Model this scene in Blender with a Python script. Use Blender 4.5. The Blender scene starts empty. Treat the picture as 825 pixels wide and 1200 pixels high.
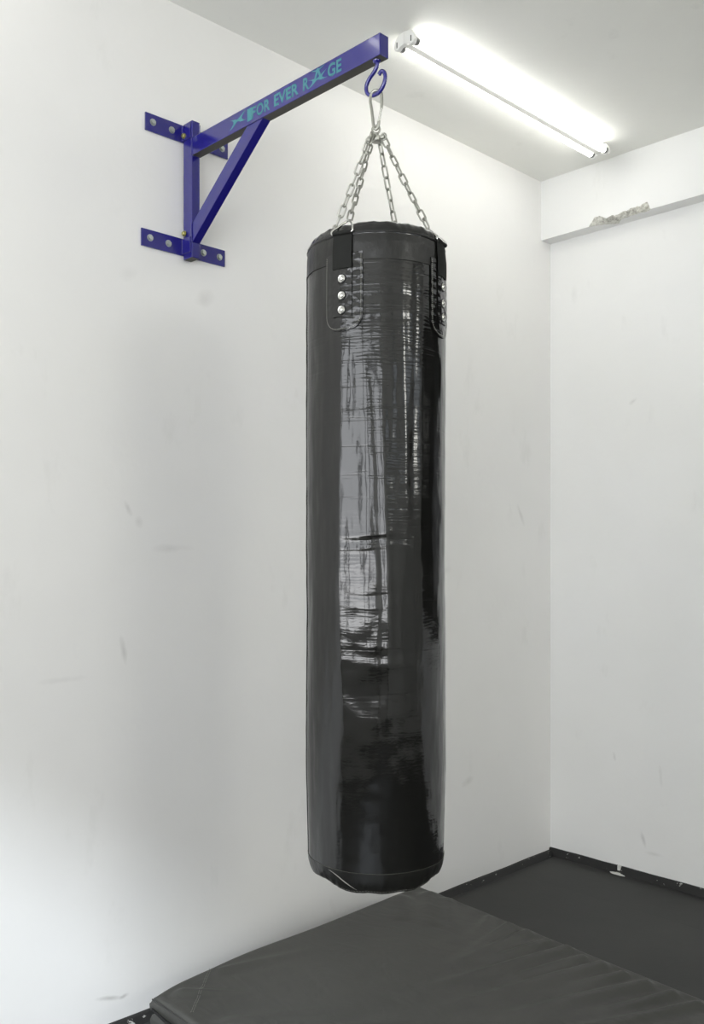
import bpy, bmesh, math, random
import numpy as np
from mathutils import Vector, Matrix, noise
SC = bpy.context.scene
COL = SC.collection
R = math.radians
random.seed(4)

# ------------------------------------------------------------------ camera
CAM_H = 1.43
AZ = R(135.8)                      # heading of the camera in the floor plan
cd = bpy.data.cameras.new('camera')
cam = bpy.data.objects.new('camera', cd); COL.objects.link(cam)
cam.location = (0, 0, CAM_H)
cam.rotation_euler = (R(90), 0, AZ - R(90))
cd.sensor_fit = 'VERTICAL'; cd.sensor_height = 36; cd.sensor_width = 24.75
cd.lens = 1082 / 1200 * 36
cd.shift_y = 46 / 1200
cd.clip_start = 0.05
SC.camera = cam

# ------------------------------------------------------------------ world, sun, daylight, exposure
w = bpy.data.worlds.new('world'); SC.world = w; w.use_nodes = True
bg = w.node_tree.nodes['Background']
bg.inputs['Color'].default_value = (0.86, 0.93, 1.0, 1)
bg.inputs['Strength'].default_value = 1.6

sd = bpy.data.lights.new('sun', 'SUN'); sun = bpy.data.objects.new('sun', sd); COL.objects.link(sun)
sd.energy = 3.3; sd.angle = R(6); sd.color = (0.82, 0.90, 1.0)
sun.rotation_euler = Vector((-0.50, 1.0, -0.73)).to_track_quat('-Z', 'Y').to_euler()

def area(name, loc, target, sx, sy, power, color):
    l = bpy.data.lights.new(name, 'AREA'); o = bpy.data.objects.new(name, l); COL.objects.link(o)
    l.shape = 'RECTANGLE'; l.size = sx; l.size_y = sy; l.energy = power; l.color = color
    o.location = loc
    o.rotation_euler = (Vector(target) - Vector(loc)).to_track_quat('-Z', 'Z').to_euler()
    return o
# daylight entering by the windows (each lamp stands in its window's opening)
area('daylight_back_window', (0.05, -1.93, 1.88), (0.05, 0, 1.88), 4.7, 2.02, 90, (0.985, 0.985, 1.0))
area('daylight_right_window', (2.73, 1.75, 2.50), (0, 1.75, 2.50), 2.7, 0.8, 88, (1.0, 0.985, 0.90))

area('ceiling_fill_back_window', (0.05, -1.90, 1.13), (0.05, 0, 2.5), 4.7, 0.5, 26, (1.0, 0.985, 0.97))  # upward fill light added to brighten the ceiling

SC.view_settings.view_transform = 'Standard'
SC.view_settings.look = 'None'
SC.view_settings.exposure = 0.26
SC.view_settings.gamma = 1.0
SC.view_settings.use_curve_mapping = False
SC.cycles.max_bounces = 12
SC.cycles.diffuse_bounces = 8
SC.cycles.glossy_bounces = 5
SC.cycles.sample_clamp_indirect = 6

# ------------------------------------------------------------------ helpers
def srgb(r, g, b):
    f = lambda c: (c / 255 / 12.92) if c / 255 <= 0.04045 else ((c / 255 + 0.055) / 1.055) ** 2.4
    return (f(r), f(g), f(b), 1)

def mat(name, color, rough=0.5, metal=0.0, emit=None, strength=0, coat=0, spec=0.5):
    m = bpy.data.materials.new(name); m.use_nodes = True
    b = m.node_tree.nodes['Principled BSDF']
    b.inputs['Base Color'].default_value = color
    b.inputs['Roughness'].default_value = rough
    b.inputs['Metallic'].default_value = metal
    b.inputs['Specular IOR Level'].default_value = spec
    b.inputs['Coat Weight'].default_value = coat
    b.inputs['Coat Roughness'].default_value = 0.06
    if emit:
        b.inputs['Emission Color'].default_value = emit
        b.inputs['Emission Strength'].default_value = strength
    return m

class NT:
    """small helper for node trees"""
    def __init__(s, m): s.t = m.node_tree; s.b = s.t.nodes['Principled BSDF']; s.co = None
    def n(s, typ, **kw):
        nd = s.t.nodes.new(typ)
        for k, v in kw.items():
            if k in nd.inputs: nd.inputs[k].default_value = v
            else: setattr(nd, k, v)
        return nd
    def l(s, a, b): s.t.links.new(a, b)
    def coord(s, scale=(1, 1, 1), loc=(0, 0, 0), rot=(0, 0, 0)):
        if s.co is None: s.co = s.n('ShaderNodeTexCoord')
        mp = s.n('ShaderNodeMapping'); mp.inputs['Scale'].default_value = scale
        mp.inputs['Location'].default_value = loc; mp.inputs['Rotation'].default_value = rot
        s.l(s.co.outputs['Object'], mp.inputs['Vector']); return mp.outputs[0]
    def noise(s, scale, detail=3, vec=None, rough=0.5, dist=0):
        nd = s.n('ShaderNodeTexNoise'); nd.inputs['Scale'].default_value = scale
        nd.inputs['Detail'].default_value = detail; nd.inputs['Roughness'].default_value = rough
        nd.inputs['Distortion'].default_value = dist
        s.l(vec if vec is not None else s.coord(), nd.inputs['Vector']); return nd.outputs['Fac']
    def ramp(s, fac, stops):
        nd = s.n('ShaderNodeValToRGB'); e = nd.color_ramp.elements
        while len(e) < len(stops): e.new(0.5)
        for i, (p, c) in enumerate(stops):
            e[i].position = p; e[i].color = c if len(c) == 4 else (*c, 1)
        s.l(fac, nd.inputs[0]); return nd.outputs[0]
    def mix(s, fac, a, b, blend='MIX'):
        nd = s.n('ShaderNodeMix', data_type='RGBA', blend_type=blend)
        for v, i in ((fac, 0), (a, 6), (b, 7)):
            if hasattr(v, 'links'): s.l(v, nd.inputs[i])
            else: nd.inputs[i].default_value = v
        return nd.outputs[2]
    def math(s, op, a, b=0.0, c=None, clamp=False):
        nd = s.n('ShaderNodeMath', operation=op, use_clamp=clamp)
        for v, i in ((a, 0), (b, 1), (c, 2)):
            if v is None: continue
            if hasattr(v, 'links'): s.l(v, nd.inputs[i])
            else: nd.inputs[i].default_value = v
        return nd.outputs[0]
    def bump(s, h, strength=0.3, dist=0.01, normal=None):
        nd = s.n('ShaderNodeBump'); nd.inputs['Strength'].default_value = strength
        nd.inputs['Distance'].default_value = dist; s.l(h, nd.inputs['Height'])
        if normal is not None: s.l(normal, nd.inputs['Normal'])
        return nd.outputs[0]

def link(name, me, m=None, parent=None, smooth=None):
    o = bpy.data.objects.new(name, me); COL.objects.link(o)
    for x in (m if isinstance(m, (list, tuple)) else [m] if m else []): me.materials.append(x)
    if smooth is not None:
        for p in me.polygons: p.use_smooth = True
        if smooth < 180:
            b = bmesh.new(); b.from_mesh(me)
            for e in b.edges:
                if len(e.link_faces) == 2 and e.calc_face_angle(0) > R(smooth): e.smooth = False
            b.to_mesh(me); b.free()
    if parent: o.parent = parent; o.matrix_parent_inverse = Matrix()
    return o

def obj(name, bm, m=None, parent=None, smooth=None):
    bmesh.ops.recalc_face_normals(bm, faces=bm.faces)
    me = bpy.data.meshes.new(name); bm.to_mesh(me); bm.free()
    return link(name, me, m, parent, smooth)

def empty(name, loc):
    o = bpy.data.objects.new(name, None); COL.objects.link(o); o.location = loc
    o.empty_display_size = 0.05; return o

def tag(o, label=None, cat=None, group=None, kind=None):
    if label: o['label'] = label
    if cat: o['category'] = cat
    if group: o['group'] = group
    if kind: o['kind'] = kind
    return o

def box(bm, x0, x1, y0, y1, z0, z1, bevel=0, seg=2, M=None):
    b = bmesh.new()
    v = [b.verts.new((x, y, z)) for x in (x0, x1) for y in (y0, y1) for z in (z0, z1)]
    for f in ((0, 1, 3, 2), (4, 6, 7, 5), (0, 4, 5, 1), (2, 3, 7, 6), (0, 2, 6, 4), (1, 5, 7, 3)):
        b.faces.new([v[i] for i in f])
    if bevel: bmesh.ops.bevel(b, geom=b.edges[:], offset=bevel, segments=seg, profile=0.5, affect='EDGES')
    if M is not None: b.transform(M)
    merge(bm, b)

def merge(bm, b):
    me = bpy.data.meshes.new('tmp'); b.to_mesh(me); b.free(); bm.from_mesh(me); bpy.data.meshes.remove(me)

def smooth_path(pts, n=8, closed=False):
    P = [Vector(p) for p in pts]; out = []; N = len(P)
    for i in range(N if closed else N - 1):
        g = (lambda k: P[k % N]) if closed else (lambda k: P[min(max(k, 0), N - 1)])
        a, b, c, d = g(i - 1), g(i), g(i + 1), g(i + 2)
        for k in range(n):
            t = k / n
            out.append(0.5 * ((2 * b) + (c - a) * t + (2 * a - 5 * b + 4 * c - d) * t * t + (3 * b - a - 3 * c + d) * t ** 3))
    if not closed: out.append(P[-1])
    return out

def tube(bm, pts, r, n=10, closed=False, cap=True):
    P = [Vector(p) for p in pts]; N = len(P)
    T = []
    for i in range(N):
        a = P[(i - 1) % N] if closed or i > 0 else P[i]; b = P[(i + 1) % N] if closed or i < N - 1 else P[i]
        T.append((b - a).normalized())
    up = Vector((0, 0, 1)) if abs(T[0].z) < 0.9 else Vector((1, 0, 0))
    u = (up - T[0] * up.dot(T[0])).normalized(); rings = []
    for i in range(N):
        u = (u - T[i] * u.dot(T[i])).normalized(); v = T[i].cross(u)
        rr = r[i] if isinstance(r, (list, tuple)) else r
        rings.append([bm.verts.new(P[i] + (u * math.cos(a) + v * math.sin(a)) * rr) for a in [2 * math.pi * k / n for k in range(n)]])
    for i in range(N if closed else N - 1):
        A, B = rings[i], rings[(i + 1) % N]
        for k in range(n):
            bm.faces.new((A[k], A[(k + 1) % n], B[(k + 1) % n], B[k]))
    if not closed and cap:
        bm.faces.new(rings[0][::-1]); bm.faces.new(rings[-1])

def lathe(bm, prof, n=24, M=None):
    """prof: list of (radius, z)"""
    b = bmesh.new(); rings = []
    for r, z in prof:
        rings.append([b.verts.new((r * math.cos(2 * math.pi * k / n), r * math.sin(2 * math.pi * k / n), z)) for k in range(n)] if r > 1e-6 else [b.verts.new((0, 0, z))])
    for A, B in zip(rings, rings[1:]):
        for k in range(n):
            k2 = (k + 1) % n
            if len(A) == 1 and len(B) == 1: continue
            if len(A) == 1: b.faces.new((A[0], B[k], B[k2]))
            elif len(B) == 1: b.faces.new((A[k], A[k2], B[0]))
            else: b.faces.new((A[k], A[k2], B[k2], B[k]))
    if M is not None: b.transform(M)
    merge(bm, b)

def frame_to(p, zdir, xdir=None):
    z = Vector(zdir).normalized()
    q = z.to_track_quat('Z', 'Y').to_matrix().to_4x4()
    if xdir is not None:
        x = Vector(xdir); x = (x - z * x.dot(z)).normalized(); y = z.cross(x)
        q = Matrix((x, y, z)).transposed().to_4x4()
    return Matrix.Translation(Vector(p)) @ q

# ------------------------------------------------------------------ room dimensions
XL, XR = -2.477, 2.60          # left wall (with the bracket), right wall
YB, YF = -1.80, 3.718          # wall behind the camera, far wall
ZC = 3.157                     # ceiling
BY, BZ = 3.641, 2.882          # beam face, beam underside

# ------------------------------------------------------------------ materials of the setting
def wall_material(name, axis, smudges, base=(233, 232, 230), seed=0.0):
    """white emulsion with a faint mottling and a few scuffs; smudges: (u, z, su, sz, angle, darkness)"""
    m = mat(name, srgb(*base), 0.62); k = NT(m)
    vec = k.coord(loc=(seed, seed * 2, 0))
    mott = k.ramp(k.noise(1.7, 4, vec), [(0.3, (0.90, 0.90, 0.89)), (0.7, (1.0, 1.0, 1.0))])
    fine = k.ramp(k.noise(0.9, 2, vec), [(0.35, (0.955, 0.96, 0.97)), (0.65, (1, 1, 0.985))])
    col = k.mix(0.45, srgb(*base), mott, 'MULTIPLY'); col = k.mix(0.6, col, fine, 'MULTIPLY')
    # roller and brush dabs
    dab = k.ramp(k.noise(7, 5, k.coord(scale=(1, 1, 0.45), loc=(3 + seed, 1, 7)), 0.62), [(0.62, (0, 0, 0)), (0.80, (1, 1, 1))])
    col = k.mix(k.math('MULTIPLY', dab, 0.16), col, srgb(168, 168, 160))
    sep = k.n('ShaderNodeSeparateXYZ'); k.l(k.co.outputs['Object'], sep.inputs[0])
    u = sep.outputs['Y' if axis == 'x' else 'X']; z = sep.outputs['Z']
    wob = k.math('MULTIPLY', k.math('SUBTRACT', k.noise(16, 4), 0.5), 1.5)
    for (u0, z0, su, sz, ang, dk) in smudges:
        du = k.math('SUBTRACT', u, u0); dz = k.math('SUBTRACT', z, z0); c, s_ = math.cos(ang), math.sin(ang)
        a = k.math('DIVIDE', k.math('ADD', k.math('MULTIPLY', du, c), k.math('MULTIPLY', dz, s_)), su)
        b = k.math('DIVIDE', k.math('SUBTRACT', k.math('MULTIPLY', dz, c), k.math('MULTIPLY', du, s_)), sz)
        d = k.math('SQRT', k.math('ADD', k.math('MULTIPLY', a, a), k.math('MULTIPLY', b, b)))
        f = k.math('SUBTRACT', 1.0, k.math('ADD', d, wob), clamp=True)
        col = k.mix(k.math('MULTIPLY', f, dk * 0.6), col, srgb(135, 133, 127))
    k.l(col, k.b.inputs['Base Color'])
    k.l(k.bump(k.noise(38, 3, vec), 0.12, 0.004, k.bump(k.noise(3.5, 3, vec), 0.25, 0.01)), k.b.inputs['Normal'])
    return m

M_wl = wall_material('white_wall_paint_left', 'x', [
    (1.448, 1.13, 0.012, 0.05, 0.2, 0.5), (1.463, 1.56, 0.012, 0.035, 0.5, 0.45), (1.50, 1.52, 0.018, 0.02, 0, 0.35),
    (1.40, 0.098, 0.055, 0.009, -0.25, 0.8), (1.45, 0.088, 0.02, 0.008, 0.1, 0.8), (1.463, 2.27, 0.04, 0.02, 0.5, 0.12),
    (1.62, 1.44, 0.09, 0.016, 0, 0.25), (1.25, 1.06, 0.09, 0.012, 0, 0.22), (3.478, 1.60, 0.012, 0.06, 0.5, 0.35),
    (1.75, 2.25, 0.05, 0.03, 0.4, 0.25), (2.95, 1.35, 0.05, 0.02, 0.3, 0.18), (3.10, 0.45, 0.05, 0.02, 0.3, 0.3), (2.78, 0.27, 0.08, 0.012, 0.3, 0.3)])
M_wf = wall_material('white_wall_paint_far', 'y', [
    (-2.141, 0.51, 0.012, 0.03, 0.2, 0.5), (-2.049, 2.09, 0.025, 0.012, 0.5, 0.45), (-2.0, 0.17, 0.01, 0.04, 0.3, 0.5),
    (-1.95, 0.12, 0.05, 0.012, 0, 0.35), (-2.35, 2.62, 0.02, 0.05, 0, 0.15), (-1.92, 0.46, 0.01, 0.05, 0.1, 0.25)], (232, 232, 231), 5.0)
M_room = wall_material('white_wall_paint_room', 'y', [], (233, 233, 229), 9.0)
M_ceil = wall_material('white_ceiling_paint', 'y', [], (238, 238, 233), 14.0)

def dent(p, s, a): return noise.fractal(Vector(p) * s, 1.0, 2.0, 4) * a

# floor: black vinyl sheets
M_floor = mat('black_vinyl_floor', srgb(56, 56, 55), 0.55); k = NT(M_floor)
n1 = k.noise(2.6, 4)
colf = k.ramp(n1, [(0.25, srgb(35, 35, 34)), (0.75, srgb(46, 46, 44))])
br = k.n('ShaderNodeTexBrick'); k.l(k.coord(loc=(0.55, 0.42, 0)), br.inputs['Vector'])
br.inputs['Scale'].default_value = 1.0; br.inputs['Brick Width'].default_value = 1.9; br.inputs['Row Height'].default_value = 0.95
br.inputs['Mortar Size'].default_value = 0.0018; br.inputs['Mortar Smooth'].default_value = 0.2
br.inputs['Color1'].default_value = (1, 1, 1, 1); br.inputs['Color2'].default_value = (0.82, 0.82, 0.82, 1); br.inputs['Mortar'].default_value = (0.45, 0.45, 0.45, 1)
colf = k.mix(0.8, colf, br.outputs['Color'], 'MULTIPLY')
k.l(colf, k.b.inputs['Base Color'])
k.l(k.bump(k.noise(60, 3), 0.15, 0.002, k.bump(k.noise(4, 2), 0.2, 0.01)), k.b.inputs['Normal'])

M_skirt = mat('black_skirting_paint', srgb(18, 18, 18), 0.6); k = NT(M_skirt)
chips = k.ramp(k.noise(20, 5, k.coord(scale=(1, 1, 2.2)), 0.7), [(0.635, (0, 0, 0)), (0.655, (1, 1, 1))])
k.l(k.mix(chips, srgb(18, 18, 18), srgb(165, 165, 160)), k.b.inputs['Base Color'])
M_drip = mat('white_paint_drip', srgb(205, 205, 200), 0.5)

# ------------------------------------------------------------------ setting
bm = bmesh.new(); box(bm, XL - 0.15, XR + 0.15, YB - 0.15, YF + 0.15, -0.12, 0)
tag(obj('floor', bm, M_floor), 'black vinyl sheet floor with faint seams', kind='structure')
bm = bmesh.new(); box(bm, XL - 0.15, XR + 0.15, YB - 0.15, YF + 0.15, ZC, ZC + 0.12)
tag(obj('ceiling', bm, M_ceil), 'matt white plaster ceiling', kind='structure')
bm = bmesh.new(); box(bm, XL - 0.15, XL, YB - 0.15, YF + 0.15, 0, ZC)
tag(obj('wall_left', bm, M_wl), 'white painted wall carrying the blue bracket', kind='structure')

def wall_with_hole(name, axis, p0, p1, a0, a1, hole, m):
    bm = bmesh.new(); h0, h1, z0, z1 = hole
    for (u0, u1, w0, w1) in ((a0, h0, 0, ZC), (h1, a1, 0, ZC), (h0, h1, 0, z0), (h0, h1, z1, ZC)):
        if u1 - u0 < 1e-4 or w1 - w0 < 1e-4: continue
        if axis == 'y': box(bm, u0, u1, p0, p1, w0, w1)
        else: box(bm, p0, p1, u0, u1, w0, w1)
    return obj(name, bm, m)
FH = (-1.30, 2.30, 1.00, 2.72)
tag(wall_with_hole('wall_far', 'y', YF, YF + 0.15, XL, XR, FH, M_wf), 'white painted far wall under the beam', kind='structure')
BH = (-2.36, 2.45, 0.87, 2.90)
tag(wall_with_hole('wall_back', 'y', YB - 0.15, YB, XL, XR, BH, M_room), 'white wall behind the camera with a wide window', kind='structure')
RH = (0.40, 3.10, 2.10, 2.90)
tag(wall_with_hole('wall_right', 'x', XR, XR + 0.15, YB - 0.15, YF + 0.15, RH, M_room), 'white wall on the right with a high window', kind='structure')

# windows: frames with mullions
M_frame = mat('window_frame_dark', srgb(40, 40, 40), 0.4)
def window(name, axis, p, hole, cols, rows, fw=0.05, piers=()):
    bm = bmesh.new(); u0, u1, z0, z1 = hole
    us = [u0 + (u1 - u0) * i / cols for i in range(cols + 1)]; zs = [z0 + (z1 - z0) * i / rows for i in range(rows + 1)]
    def bb(a0, a1, b0, b1, t=0.03):
        if axis == 'y': box(bm, a0, a1, p - t, p + t, b0, b1, 0.004, 1)
        else: box(bm, p - t, p + t, a0, a1, b0, b1, 0.004, 1)
    for i, u in enumerate(us):
        a = u if i == 0 else (u - fw if i == cols else u - fw / 2); bb(a, a + fw, z0, z1)
    for (c_, w_) in piers: bb(c_ - w_ / 2, c_ + w_ / 2, z0 + 0.01, z1 - 0.01)
    for i, z in enumerate(zs):
        a = z if i == 0 else (z - fw if i == rows else z - fw / 2); bb(u0 + fw, u1 - fw, a, a + fw, 0.028)
    return tag(obj(name, bm, M_frame), kind='structure')
window('window_1', 'y', YB - 0.06, BH, 1, 1, 0.07, ((-1.93, 0.16), (-0.55, 0.22), (1.20, 0.32)))
window('window_2', 'x', XR + 0.06, RH, 4, 1, 0.07)
w3 = window('window_3', 'y', YF + 0.07, FH, 3, 1)
M_dark = mat('unlit_room_glass', srgb(10, 10, 11), 0.08)
bm = bmesh.new(); box(bm, FH[0] + 0.05, FH[1] - 0.05, YF + 0.068, YF + 0.076, FH[2] + 0.05, FH[3] - 0.05)
obj('pane', bm, M_dark, w3)

# beam over the far wall, its lower edge knocked off over a stretch
M_conc = mat('broken_plaster', srgb(196, 196, 184), 0.9); k = NT(M_conc)
k.l(k.ramp(k.noise(60, 5, None, 0.7), [(0.32, srgb(150, 149, 140)), (0.5, srgb(200, 199, 190)), (0.75, srgb(236, 236, 230))]), k.b.inputs['Base Color'])
k.l(k.bump(k.noise(110, 4, None, 0.7), 0.9, 0.006), k.b.inputs['Normal'])
bm = bmesh.new()
C0, C1 = -2.225, -1.925
xs = [XL] + [C0 - 0.012 + (C1 - C0 + 0.024) * i / 110 for i in range(111)] + [XR]
NS = 9; rows = []
for x in xs:
    t = (x - C0) / (C1 - C0); e = 0.0
    if 0 < t < 1:
        e = min(1, t / 0.10, (1 - t) / 0.05)
    n = noise.fractal(Vector((x * 26, 3.1, 0)), 1, 2, 4)
    up = e * (0.030 + 0.014 * n + 0.010 * math.exp(-((t - 0.13) / 0.07) ** 2) - 0.012 * math.exp(-((t - 0.45) / 0.22) ** 2) + 0.006 * math.exp(-((t - 0.93) / 0.05) ** 2))
    back = e * (0.012 + 0.008 * noise.fractal(Vector((x * 33, 9.1, 2)), 1, 2, 4) + 0.042 * math.exp(-((t - 0.36) / 0.12) ** 2))
    up = max(up, 0.0); back = max(back, 0.0)
    col = [(x, BY, ZC), (x, BY, BZ + up + 1e-4)]
    for j in range(1, NS):
        s = j / NS
        z = BZ + up * (1 - s) ** 1.1 * (1 - 0.25 * math.sin(math.pi * s)); y = BY + back * s
        if e > 0:
            z += e * 0.005 * noise.fractal(Vector((x * 70, s * 4, 1)), 1, 2, 3); y += e * 0.006 * noise.fractal(Vector((x * 70, s * 4, 7)), 1, 2, 3)
            z = max(z, BZ - 0.004)
        col.append((x, y, z))
    col += [(x, BY + back + 1e-4, BZ), (x, YF, BZ), (x, YF, ZC)]
    rows.append([bm.verts.new(c) for c in col])
L = len(rows[0])
for i in range(len(rows) - 1):
    xm = (xs[i] + xs[i + 1]) / 2
    for j in range(L):
        f = bm.faces.new((rows[i][j], rows[i][(j + 1) % L], rows[i + 1][(j + 1) % L], rows[i + 1][j]))
        if 1 <= j <= NS and C0 < xm < C1: f.material_index = 1
bm.faces.new(rows[0]); bm.faces.new(rows[-1][::-1])
tag(obj('trim_1', bm, [M_wf, M_conc]), 'white beam along the top of the far wall with chipped lower edge', kind='structure')

# skirting along the left and far walls, a low black lip with white paint flecks
def skirting(name, a, b, inward, h=0.026, t=0.016, seed=0):
    bm = bmesh.new(); a = Vector(a); b = Vector(b); inn = Vector(inward); N = 150; rr = []
    for i in range(N + 1):
        s = i / N; p = a.lerp(b, s)
        hh = h * (1 + 0.10 * noise.fractal(Vector((s * 22, seed, 0)), 1, 2, 3)); tt = t * (1 + 0.35 * noise.fractal(Vector((s * 16, seed, 5)), 1, 2, 3))
        prof = [(0, 0), (tt + 0.012, 0), (tt + 0.004, 0.005), (tt * 0.75, hh * 0.85), (tt * 0.5, hh), (0, hh)]
        rr.append([bm.verts.new(p + inn * u + Vector((0, 0, z))) for u, z in prof])
    for A, B in zip(rr, rr[1:]):
        for j in range(len(A)): bm.faces.new((A[j], A[(j + 1) % len(A)], B[(j + 1) % len(A)], B[j]))
    bm.faces.new(rr[0]); bm.faces.new(rr[-1][::-1])
    return tag(obj(name, bm, M_skirt, smooth=50), kind='structure')
skirting('baseboard_left', (XL, YB, 0), (XL, YF, 0), (1, 0, 0), 0.022, 0.02, 2)
bf = skirting('baseboard_far', (XL, YF, 0), (XR, YF, 0), (0, -1, 0), 0.032, 0.014, 7)
# a run of white paint spilled over the far skirting
bm = bmesh.new()
def blob(cx, cy, pts, z):
    vs = [bm.verts.new((cx + a, cy + b, z + 0.0025)) for a, b in pts]; f = bm.faces.new(vs)
    r = bmesh.ops.extrude_face_region(bm, geom=[f]); bmesh.ops.translate(bm, verts=[v for v in r['geom'] if isinstance(v, bmesh.types.BMVert)], vec=(0, 0, -0.004))
blob(-2.11, 3.69, [(-0.035, -0.004), (-0.012, 0.006), (-0.008, 0.016), (0.008, 0.016), (0.012, 0.002), (0.04, -0.008), (0.018, -0.016), (-0.018, -0.014)], 0.004)
box(bm, -2.118, -2.102, YF - 0.016, YF - 0.0, 0.004, 0.036, 0.002)
obj('paint_drip', bm, M_drip, bf)

# ------------------------------------------------------------------ crash mat
M_vinyl = mat('dark_grey_vinyl_cover', srgb(66, 66, 62), 0.5); k = NT(M_vinyl)
k.l(k.ramp(k.noise(3.0, 3), [(0.3, srgb(50, 50, 47)), (0.7, srgb(59, 59, 55))]), k.b.inputs['Base Color'])
k.l(k.bump(k.noise(220, 2), 0.10, 0.001, k.bump(k.noise(7, 3, k.coord(scale=(1, 2.2, 1), rot=(0, 0, 0.6)), 0.5, 0.6), 0.35, 0.012)), k.b.inputs['Normal'])
M_thread = mat('seam_thread', srgb(112, 112, 106), 0.8)
M_crease = mat('matt_black', srgb(18, 18, 18), 0.8)
MAT_T = 0.20
c00 = Vector((-2.234, 1.390)); c01 = Vector((-2.276, 2.556)); c10 = Vector((-0.30, 1.33)); c11 = Vector((-0.34, 2.40))
def mat_xy(u, v): return (c00 * (1 - u) + c10 * u) * (1 - v) + (c01 * (1 - u) + c11 * u) * v
mat_root = empty('crash_mat', (c00.x, c00.y, 0))
tag(mat_root, 'thick dark grey vinyl crash mat on the floor under the punching bag', 'gym mat')
O = mat_root.location
# wrinkles: (x0,y0,x1,y1,half width,height)
WR = [(-2.17, 2.50, -1.98, 2.30, .030, .006), (-2.10, 2.52, -1.84, 2.23, .022, .005), (-2.22, 2.40, -2.08, 2.27, .030, .005),
      (-1.90, 2.49, -1.82, 2.30, .020, .004), (-1.82, 2.49, -1.78, 2.22, .018, .006), (-1.74, 2.48, -1.76, 2.10, .022, .006),
      (-1.66, 2.47, -1.72, 2.18, .016, .005), (-1.58, 2.46, -1.72, 1.95, .022, .007), (-1.52, 2.45, -1.60, 2.16, .015, .006),
      (-1.45, 2.44, -1.62, 1.86, .024, .007), (-1.38, 2.44, -1.46, 2.20, .016, .006), (-1.30, 2.43, -1.48, 1.95, .02, .006),
      (-1.22, 2.43, -1.30, 2.15, .018, .006), (-1.14, 2.42, -1.35, 1.9, .02, .006), (-1.0, 2.42, -1.2, 2.0, .02, .005),
      (-1.95, 1.45, -1.75, 1.75, .03, .004), (-1.80, 1.42, -1.62, 1.8, .03, .005), (-2.18, 1.46, -2.02, 1.60, .018, .004), (-2.2, 1.62, -2.12, 1.9, .02, .003)]
def wr(x, y):
    h = 0
    for x0, y0, x1, y1, wd, ht in WR:
        dx, dy = x1 - x0, y1 - y0; L2 = dx * dx + dy * dy; ht *= 1.7; wd *= 1.15
        t = ((x - x0) * dx + (y - y0) * dy) / L2; tc = min(max(t, 0), 1)
        d = math.hypot(x - x0 - dx * tc, y - y0 - dy * tc)
        wv = 0.02 * math.sin(9 * x + 5 * y)
        h += ht * math.exp(-((d + wv * 0.3) / wd) ** 2) * (1 - tc) ** 0.7 * 1.3
        h -= 0.45 * ht * math.exp(-((d - wd * 1.6) / wd) ** 2) * (1 - tc)
    return h
NU, NV = 230, 150
bm = bmesh.new(); grid = []
ER = 0.014
def edge_drop(d):   # rounding of the top at distance d from the border
    if d >= ER: return 0
    q = 1 - d / ER; return ER * (1 - math.sqrt(max(0, 1 - q * q)))
for i in range(NU + 1):
    row = []
    u = i / NU; u = u - 0.0 if True else u
    for j in range(NV + 1):
        v = j / NV
        uu = 0.5 - 0.5 * math.cos(math.pi * u) * (0.35) - 0.5 * (1 - 2 * u) * 0.65      # finer towards the borders
        vv = 0.5 - 0.5 * math.cos(math.pi * v) * (0.35) - 0.5 * (1 - 2 * v) * 0.65
        p = mat_xy(uu, vv)
        Lu = (c10 - c00).length; Lv = (c01 - c00).length
        d = min(uu * Lu, (1 - uu) * Lu, vv * Lv, (1 - vv) * Lv)
        cr = 1 if d > ER else 0
        z = MAT_T - edge_drop(d) + wr(p.x, p.y) * min(1, d / 0.035 + 0.12)
        z += 0.008 * (4 * uu * (1 - uu)) * (4 * vv * (1 - vv)) * 0.6
        z += 0.003 * noise.fractal(Vector((p.x * 3, p.y * 3, 0)), 1, 2, 3) * min(1, d / 0.05)
        # corners slump a little
        for (cx, cy), am, rad in (((c00.x, c00.y), 0.010, 0.06), ((c01.x, c01.y), 0.004, 0.08)):
            z -= am * math.exp(-((p.x - cx) ** 2 + (p.y - cy) ** 2) / rad ** 2)
        g_ = 0.004 * math.exp(-((p.x - c00.x) ** 2 + (p.y - c00.y) ** 2) / 0.03 ** 2)
        g_ -= 0.016 * math.exp(-((p.y - 1.74) / 0.20) ** 2) * math.exp(-uu * Lu / 0.25)
        row.append(bm.verts.new((p.x + g_ - O.x, p.y - O.y, z)))
    grid.append(row)
for i in range(NU):
    for j in range(NV): bm.faces.new((grid[i][j], grid[i + 1][j], grid[i + 1][j + 1], grid[i][j + 1]))
# top panel side band, then bottom panel
loop = [grid[i][0] for i in range(NU + 1)] + [grid[NU][j] for j in range(1, NV + 1)] + [grid[i][NV] for i in range(NU - 1, -1, -1)] + [grid[0][j] for j in range(NV - 1, 0, -1)]
cen = (c00 + c11 + c01 + c10) / 4
prev = loop
def ring(inset, z0, nz, amp):
    out = []
    for vtx in loop:
        x, y = vtx.co.x + O.x, vtx.co.y + O.y
        dv = Vector((x, y)) - cen
        Lx, Ly = 0.97, 0.55
        sx = -1 if abs(dv.x) / Lx > 0.9 and False else 1
        ins = inset + amp * noise.fractal(Vector((x * 9, y * 9, nz)), 1, 2, 3)
        nx = -1 if x < cen.x else 1; ny = -1 if y < cen.y else 1
        ox = ins * nx if abs(dv.x) > 0.90 else 0; oy = ins * ny if abs(dv.y) > 0.50 else 0
        out.append(bm.verts.new((x - ox - O.x, y - oy - O.y, z0 + amp * 0.6 * noise.fractal(Vector((x * 6, y * 6, nz + 3)), 1, 2, 3))))
    return out
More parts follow.
